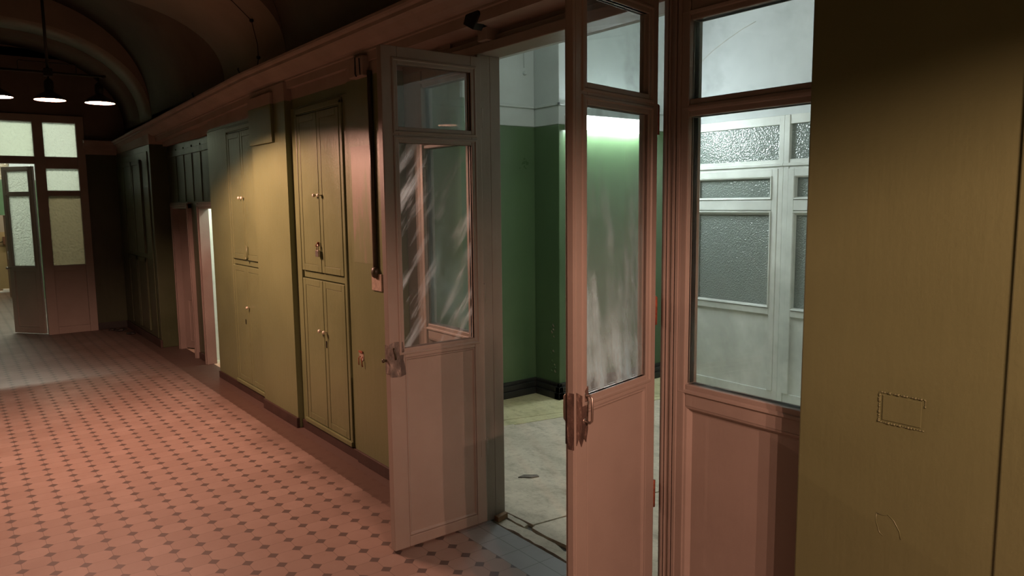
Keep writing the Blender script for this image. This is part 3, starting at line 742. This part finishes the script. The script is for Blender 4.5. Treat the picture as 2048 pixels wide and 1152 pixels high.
# ------------------------------------------------------------------ lit room behind the doors
b = MB()
b.box(2.18, 3.90, 4.75, 4.9, 0, 2.20, 0); b.box(2.18, 3.90, 4.75, 4.9, 2.20, 3.7, 1)
b.box(3.90, 5.6, 4.45, 4.9, 0, 2.20, 0); b.box(3.90, 5.6, 4.45, 4.9, 2.20, 3.7, 1)
b.box(2.42, 2.42, 4.75, 4.75, 0, 0)
struct(b.build('wall_room_left', [M['green'], M['grey_wall']], bevel=.006), 'green and grey wall with corner pier in the lit room', 'wall')
b = MB(); b.box(2.18, 5.6, .35, .5, 0, 2.2, 0); b.box(2.18, 5.6, .35, .5, 2.2, 3.7, 1)
struct(b.build('wall_room_right', [M['green'], M['grey_wall']]), 'green and grey side wall of the lit room', 'wall')
b = MB(); b.box(2.42, 2.45, 3.62, 4.8, 0, 2.2, 0); b.box(2.42, 2.45, 3.62, 4.8, 2.2, 3.7, 1); b.box(2.42, 2.45, .4, 1.16, 0, 2.2, 0); b.box(2.42, 2.45, .4, 1.16, 2.2, 3.7, 1); b.box(2.42, 2.45, 1.1, 3.7, 2.36, 3.7, 1)
struct(b.build('wall_room_front', [M['green'], M['grey_wall']]), 'room side of the wall beside the glazed doors', 'wall')
PX = 5.2
b = MB(); b.box(PX + .02, PX + .2, .3, 4.5, 2.235, 3.75)
struct(b.build('wall_room_back', M['room_white']), 'white wall above the glazed partition of the lit room', 'wall')
b = MB(); A, Cn = [], []                                  # shallow vault over the room, axis across the corridor
for i in range(41):
    t = PI * i / 40; y = 2.6 + 2.16 * math.cos(t); z = 2.98 + .42 * max(0, math.sin(t)) ** .8
    A.append(b.b.verts.new((2.16, y, z))); Cn.append(b.b.verts.new((5.4, y, z)))
for k in range(40):
    fc = b.b.faces.new((A[k], A[k + 1], Cn[k + 1], Cn[k])); fc.smooth = True
struct(b.build('ceiling_room', M['room_white']), 'shallow white vault of the lit room', 'ceiling')
struct(MB().box(2.05, 5.6, .2, 5.0, 3.6, 3.7).build('ceiling_room', M['room_white']), 'slab above the room vault', 'ceiling')
b = MB(); P = [(4.18, 2.70), (4.10, 2.775), (4.0, 2.835), (3.86, 2.90), (3.72, 2.955), (3.6, 2.99)]
b.tube([(5.2 + .019, y, z) for y, z in P], .0018, 6)
tag(b.build('plaster_crack', M['concrete']), 'curved hairline crack in the white wall above the glazed partition', 'crack')
# picture rail and stepped black plinth
b = MB(); b.box(2.18, 3.885, 4.735, 4.752, 2.345, 2.368); b.box(3.885, 3.902, 4.435, 4.752, 2.345, 2.368); b.box(3.885, PX, 4.435, 4.452, 2.345, 2.368)
struct(b.build('trim_3', M['grey_wall'], bevel=.004), 'thin picture rail high on the room wall', 'picture rail')
b = MB()
for d, z0, z1 in ((.05, 0, .055), (.035, .055, .10), (.02, .10, .125)):
    b.box(2.18, 3.90, 4.75 - d, 4.76, z0, z1); b.box(3.90 - d, 3.91, 4.45 - d, 4.76, z0, z1); b.box(3.90 - d, PX, 4.45 - d, 4.46, z0, z1)
struct(b.build('baseboard_room', M['black_plinth'], bevel=.004), 'stepped black plinth along the green room wall', 'baseboard')
o = MB(); o.tube([(3.79, 4.742, 2.95), (3.79, 4.742, 2.66)], .003, 6); cdr = o.build('hanging_cable', M['grey_wall'])
tag(cdr, 'thin cable hanging down the grey wall of the room', 'cable')
o = MB(); o.lathe([(.010, 0), (.016, .006), (.017, .018)], (3.80, 4.733, 2.62), 'Y', 14); tag(o.build('wall_button', M['grey_wall']), 'small round white button on the grey wall under a cable', 'button')
# glazed partition of the room: two framed bays with transoms
def room_bay(name, y0, y1, label, cat='window'):
    root = empty(name, (PX, 0, 0)); struct(root, label, cat)
    b = MB()
    for a_, c_ in ((y0, y0 + .045), (y1 - .045, y1)): b.box(-.03, .06, a_, c_, 0, 2.235)
    for z0, z1 in ((0, .07), (.70, .745), (1.475, 1.515), (1.585, 1.60), (1.785, 1.90), (2.165, 2.235)): b.box(-.024, .05, y0 + .045, y1 - .045, z0, z1)
    b.box(-.042, -.02, y0, y1, 1.848, 1.872)
    for a_, c_ in ((y0 + .045, y0 + .095), (y1 - .095, y1 - .045)): b.box(-.034, .04, a_, c_, .07, 1.83)
    b.box(-.034, .04, y0 + .095, y1 - .095, 1.51, 1.59); b.box(-.034, .04, y0 + .095, y1 - .095, 1.775, 1.83); b.box(-.034, .04, y0 + .095, y1 - .095, .685, .735)
    b.build('frame', M['white'], root, bevel=.004)
    b = MB()
    for z0, z1 in ((.75, 1.49), (1.605, 1.765)):
        vs = [[b.b.verts.new((-x, y, z)) for (y, z) in ((y0 + .105 + d, z0 + d), (y1 - .105 - d, z0 + d), (y1 - .105 - d, z1 - d), (y0 + .105 + d, z1 - d))] for x, d in ((.034, -.012), (.044, -.008), (.040, .0), (.030, .004), (.012, .008))]
        for p, q in zip(vs, vs[1:]):
            for k in range(4): b.b.faces.new((p[k], p[(k + 1) % 4], q[(k + 1) % 4], q[k]))
    b.build('glazing_bead', M['white'], root)
    b = MB(); b.box(-.012, .012, y0 + .09, y1 - .09, .07, .69); b.build('lower_panel', M['white'], root)
    for (z0, z1), g in zip(((.735, 1.51), (1.59, 1.775), (1.895, 2.17)), ('figured_room_tall', 'figured_room', 'figured_room')):
        ins = .09 if z0 < 1.85 else .04
        b = MB(); b.box(0, .005, y0 + ins, y1 - ins, z0, z1); b.build('glass_pane', M[g], root)
room_bay('window_7', 3.285, 4.20, 'white framed figured glass bay reflecting the tube light')
room_bay('window_8', 2.37, 3.285, 'white framed figured glass bay beside the near pier edge')
room_bay('window_9', 1.455, 2.37, 'white framed figured glass bay hidden behind the near pier')
b = MB(); b.box(PX - .03, PX + .06, 4.20, 4.46, 0, 2.235); b.box(PX - .03, PX + .06, .5, 1.455, 0, 2.235)
struct(b.build('trim_4', M['white'], bevel=.003), 'white end boards of the room partition', 'partition')
struct(MB().box(5.9, 6.0, .3, 4.6, 0, 3.0).build('wall_beyond', M['grey_wall']), 'dim wall behind the figured glass partition', 'wall')
struct(MB().box(5.25, 6.0, .3, 4.6, -.05, 0).build('floor_beyond', M['concrete']), 'dim floor behind the figured glass partition', 'floor')
# paint flake on the room floor
o = MB(); o.prism([(2.55, 3.28, .001), (2.60, 3.29, .001), (2.66, 3.24, .001), (2.655, 3.215, .001), (2.61, 3.225, .001), (2.585, 3.255, .001)], (0, 0, .006))
tag(o.build('floor_chip', M['gap']), 'dark loose chip lying on the concrete room floor', 'chip')

o = MB(); o.prism([(2.10, 2.865, 0), (2.175, 2.885, 0), (2.175, 2.91, 0), (2.10, 2.90, 0)], (0, 0, .028))
tag(o.build('wood_offcut', plain('raw_wood', (.20, .11, .05), .7, 0, .3), bevel=.003), 'small brown wood offcut at the foot of the left jamb', 'wood')
pf = empty('peeling_paint', (3.899, 4.47, 0)); tag(pf, 'peeling paint flakes low on the green pier corner in the room', 'paint flakes'); rnd = random.Random(4)
for k in range(14):
    z = .20 + .42 * rnd.random() ** 1.3; w_ = rnd.uniform(.010, .024); y = rnd.uniform(0, .07)
    b = MB(); b.prism([(0, y, z), (-.010 - .006 * rnd.random(), y + w_ * .4, z + w_ * .5), (0, y + w_, z + w_ * 1.1), (0, y + w_ * .9, z - w_ * .3)], (-.0025, 0, .001))
    b.build('flake', M['green' if k % 2 else 'plaster'], pf)
# tube light on the green wall
tl = empty('tube_light', (4.42, 4.38, 2.215)); tag(tl, 'bright white tube light on the green room wall', 'light')
b = MB(); b.box(-.44, .44, .0, .072, .053, .062); b.box(-.44, .44, .03, .072, -.03, .054); b.build('housing', M['white_plastic'], tl, bevel=.006)  # top lip added to keep the tube's light off the wall above
b = MB(); b.prism([(-.435, .032, -.052), (-.435, -.006, -.050), (-.435, -.026, -.036), (-.435, -.034, -.012), (-.435, -.034, .012), (-.435, -.026, .036), (-.435, -.006, .050), (-.435, .032, .052)], (.87, 0, 0)); b.build('bloom_diffuser', M['tube'], tl, bevel=.004)  # diffuser added thicker than the tube, its bloom built into the shape
for sx in (-1, 1):
    b = MB(); b.box(sx * .435, sx * .46, -.036, .07, -.055, .055); b.build('end_cap', M['white_plastic'], tl, bevel=.004)

# ------------------------------------------------------------------ hanging lamps
def pendant(x, y, ztop, label, power, lean):
    root = empty('pendant_lamp', (x, y, 2.43)); tag(root, label, 'lamp', 'three-shade pendant lamps along the corridor')
    b = MB(); b.tube([(0, 0, .0), (0, 0, ztop - 2.43)], .009, 10); b.build('rod', M['black'], root)
    b = MB(); b.lathe([(.05, -.02), (.045, -.005), (.012, .0)], (0, 0, ztop - 2.43), 'Z', 20); b.build('ceiling_rose', M['black'], root)
    b = MB(); b.tube([(-.31, 0, 0), (.31, 0, 0)], .008, 10); b.lathe([(.008, 0), (.012, .004), (.012, .018), (.005, .022)], (.300, 0, 0), 'X', 12); b.lathe([(.005, -.022), (.012, -.018), (.012, -.004), (.008, 0)], (-.300, 0, 0), 'X', 12); b.build('bar', M['black'], root)
    b = MB(); b.box(-.024, .024, -.024, .024, -.024, .024); b.build('hub', M['black'], root, bevel=.005)
    b = MB(); b.tube([(-.155, 0, .006), (-.155, 0, .055), (-.15, 0, .06), (.15, 0, .06), (.155, 0, .055), (.155, 0, .006)], .0035, 6); b.build('wire_loop', M['black'], root)
    for dx in (-.277, 0, .277):
        b = MB()
        b.lathe([(.005, 0), (.005, -.035), (.014, -.04), (.026, -.055), (.028, -.09), (.024, -.112), (.026, -.118)], (dx, 0, 0), 'Z', 20); h = b.build('lamp_holder', M['black'], root)
        b = MB(); n_ = 32; loops = []
        for r, z, m in ((.024, -.112, 0), (.034, -.122, 0), (.064, -.138, 0), (.086, -.160, 0), (.0885, -.168, 0), (.0865, -.168, 0), (.084, -.160, 1), (.062, -.1405, 1), (.033, -.1245, 1), (.020, -.119, 1)):
            loops.append(([b.b.verts.new((dx + r * math.cos(2 * PI * k / n_), r * math.sin(2 * PI * k / n_), z)) for k in range(n_)], m))
        for (a_, m_), (c_, m2) in zip(loops, loops[1:]):
            for k in range(n_):
                fc = b.b.faces.new((a_[k], a_[(k + 1) % n_], c_[(k + 1) % n_], c_[k])); fc.material_index = m2; fc.smooth = True
        b.build('lamp_shade', [M['black'], M['shade_in']], root)
        b = MB(); b.lathe([(.010, -.118), (.016, -.126), (.017, -.133), (.013, -.139), (.004, -.142)], (dx, lean * .75, 0), 'Z', 14); b.build('bulb', M['bulb'], root)
        L = bpy.data.lights.new('lamp_light', 'POINT'); L.energy = power; L.color = (1.0, .50, .36); L.shadow_soft_size = .007
        lo = bpy.data.objects.new('lamp_light', L); C.objects.link(lo); lo.parent = root; lo.location = (dx, lean, -.1505 + max(0, lean - .012) * .16)
    return root
LP = 118
pendant(.605, 5.5, 3.24, 'three-shade black pendant lamp hanging under the arch rib', LP, .032)
p2 = pendant(.605, -1.0, 3.6, 'matching three-shade pendant lamp behind the viewer', LP, .012)

# wire with insulators clipped to the rib
wr = empty('ceiling_cable', (0, 0, 0)); tag(wr, 'thin dark cable clipped down the pale arch rib', 'cable')
P = [(1.60, 5.40, 3.085), (1.742, 5.44, 3.015), (1.876, 5.46, 2.905), (1.95, 5.57, 2.765), (1.962, 5.60, 2.68), (1.955, 5.62, 2.58)]
b = MB(); b.tube(P, .003, 6); b.build('wire', M['black'], wr)
for p in (P[2], P[4]):
    b = MB(); b.lathe([(.006, -.014), (.013, -.008), (.013, .008), (.006, .014)], p, 'X', 12); b.build('insulator', M['black'], wr)
for i, (x, y, z) in enumerate(((1.85, 5.69, 2.555), (1.85, 6.95, 2.525))):
    b = MB(); b.tube([(x + .02, y, z - .02), (x, y, z + .01), (x - .01, y + .01, z + .04), (x, y + .03, z + .055)], .004 + .004 * i, 6)
    tag(b.build('hook', M['black']), ['thin black hook standing on the cornice near the ceiling cable', 'stout black hook on the cornice farther down the corridor'][i], 'hook')

# ------------------------------------------------------------------ other lamps of the building (above the door heads, out of sight)
def tube_lamp(loc, length, strength_mat, label, axis=0):
    root = empty('ceiling_lamp', loc, axis); tag(root, label, 'light')
    b = MB(); b.box(-length / 2, length / 2, -.05, .05, .03, .07); b.build('housing', M['white_plastic'], root)
    b = MB(); b.tube([(-length / 2, 0, 0), (length / 2, 0, 0)], .025, 12); b.build('tube', strength_mat, root)
tube_lamp((2.52, 1.9, 3.22), 1.2, emitter('tube_glow_door', (1.0, .97, .88), 115), 'second tube light on the room ceiling near the doors', PI / 2)
tube_lamp((.9, 12.6, 3.3), 1.2, M['tube_far'], 'ceiling tube light of the hall beyond the far doorway', 0)
tube_lamp((1.3, 16.6, 3.2), 1.0, emitter('warm_tube', (1.0, .72, .45), 120), 'ceiling tube light of the distant cream room', 0)
tube_lamp((2.8, 7.4, 2.24), .5, M['tube_far'], 'tube light inside the small store', PI / 2)

# ------------------------------------------------------------------ world and view
w = bpy.data.worlds.new('night'); bpy.context.scene.world = w; w.use_nodes = True
w.node_tree.nodes['Background'].inputs[0].default_value = (.02, .02, .025, 1); w.node_tree.nodes['Background'].inputs[1].default_value = .1
sc = bpy.context.scene
sc.view_settings.view_transform = 'Standard'; sc.view_settings.look = 'None'; sc.view_settings.exposure = 0; sc.view_settings.gamma = 1
sc.view_settings.use_curve_mapping = False
sc.cycles.use_denoising = True; sc.cycles.max_bounces = 10; sc.cycles.transparent_max_bounces = 24; sc.cycles.sample_clamp_indirect = 4
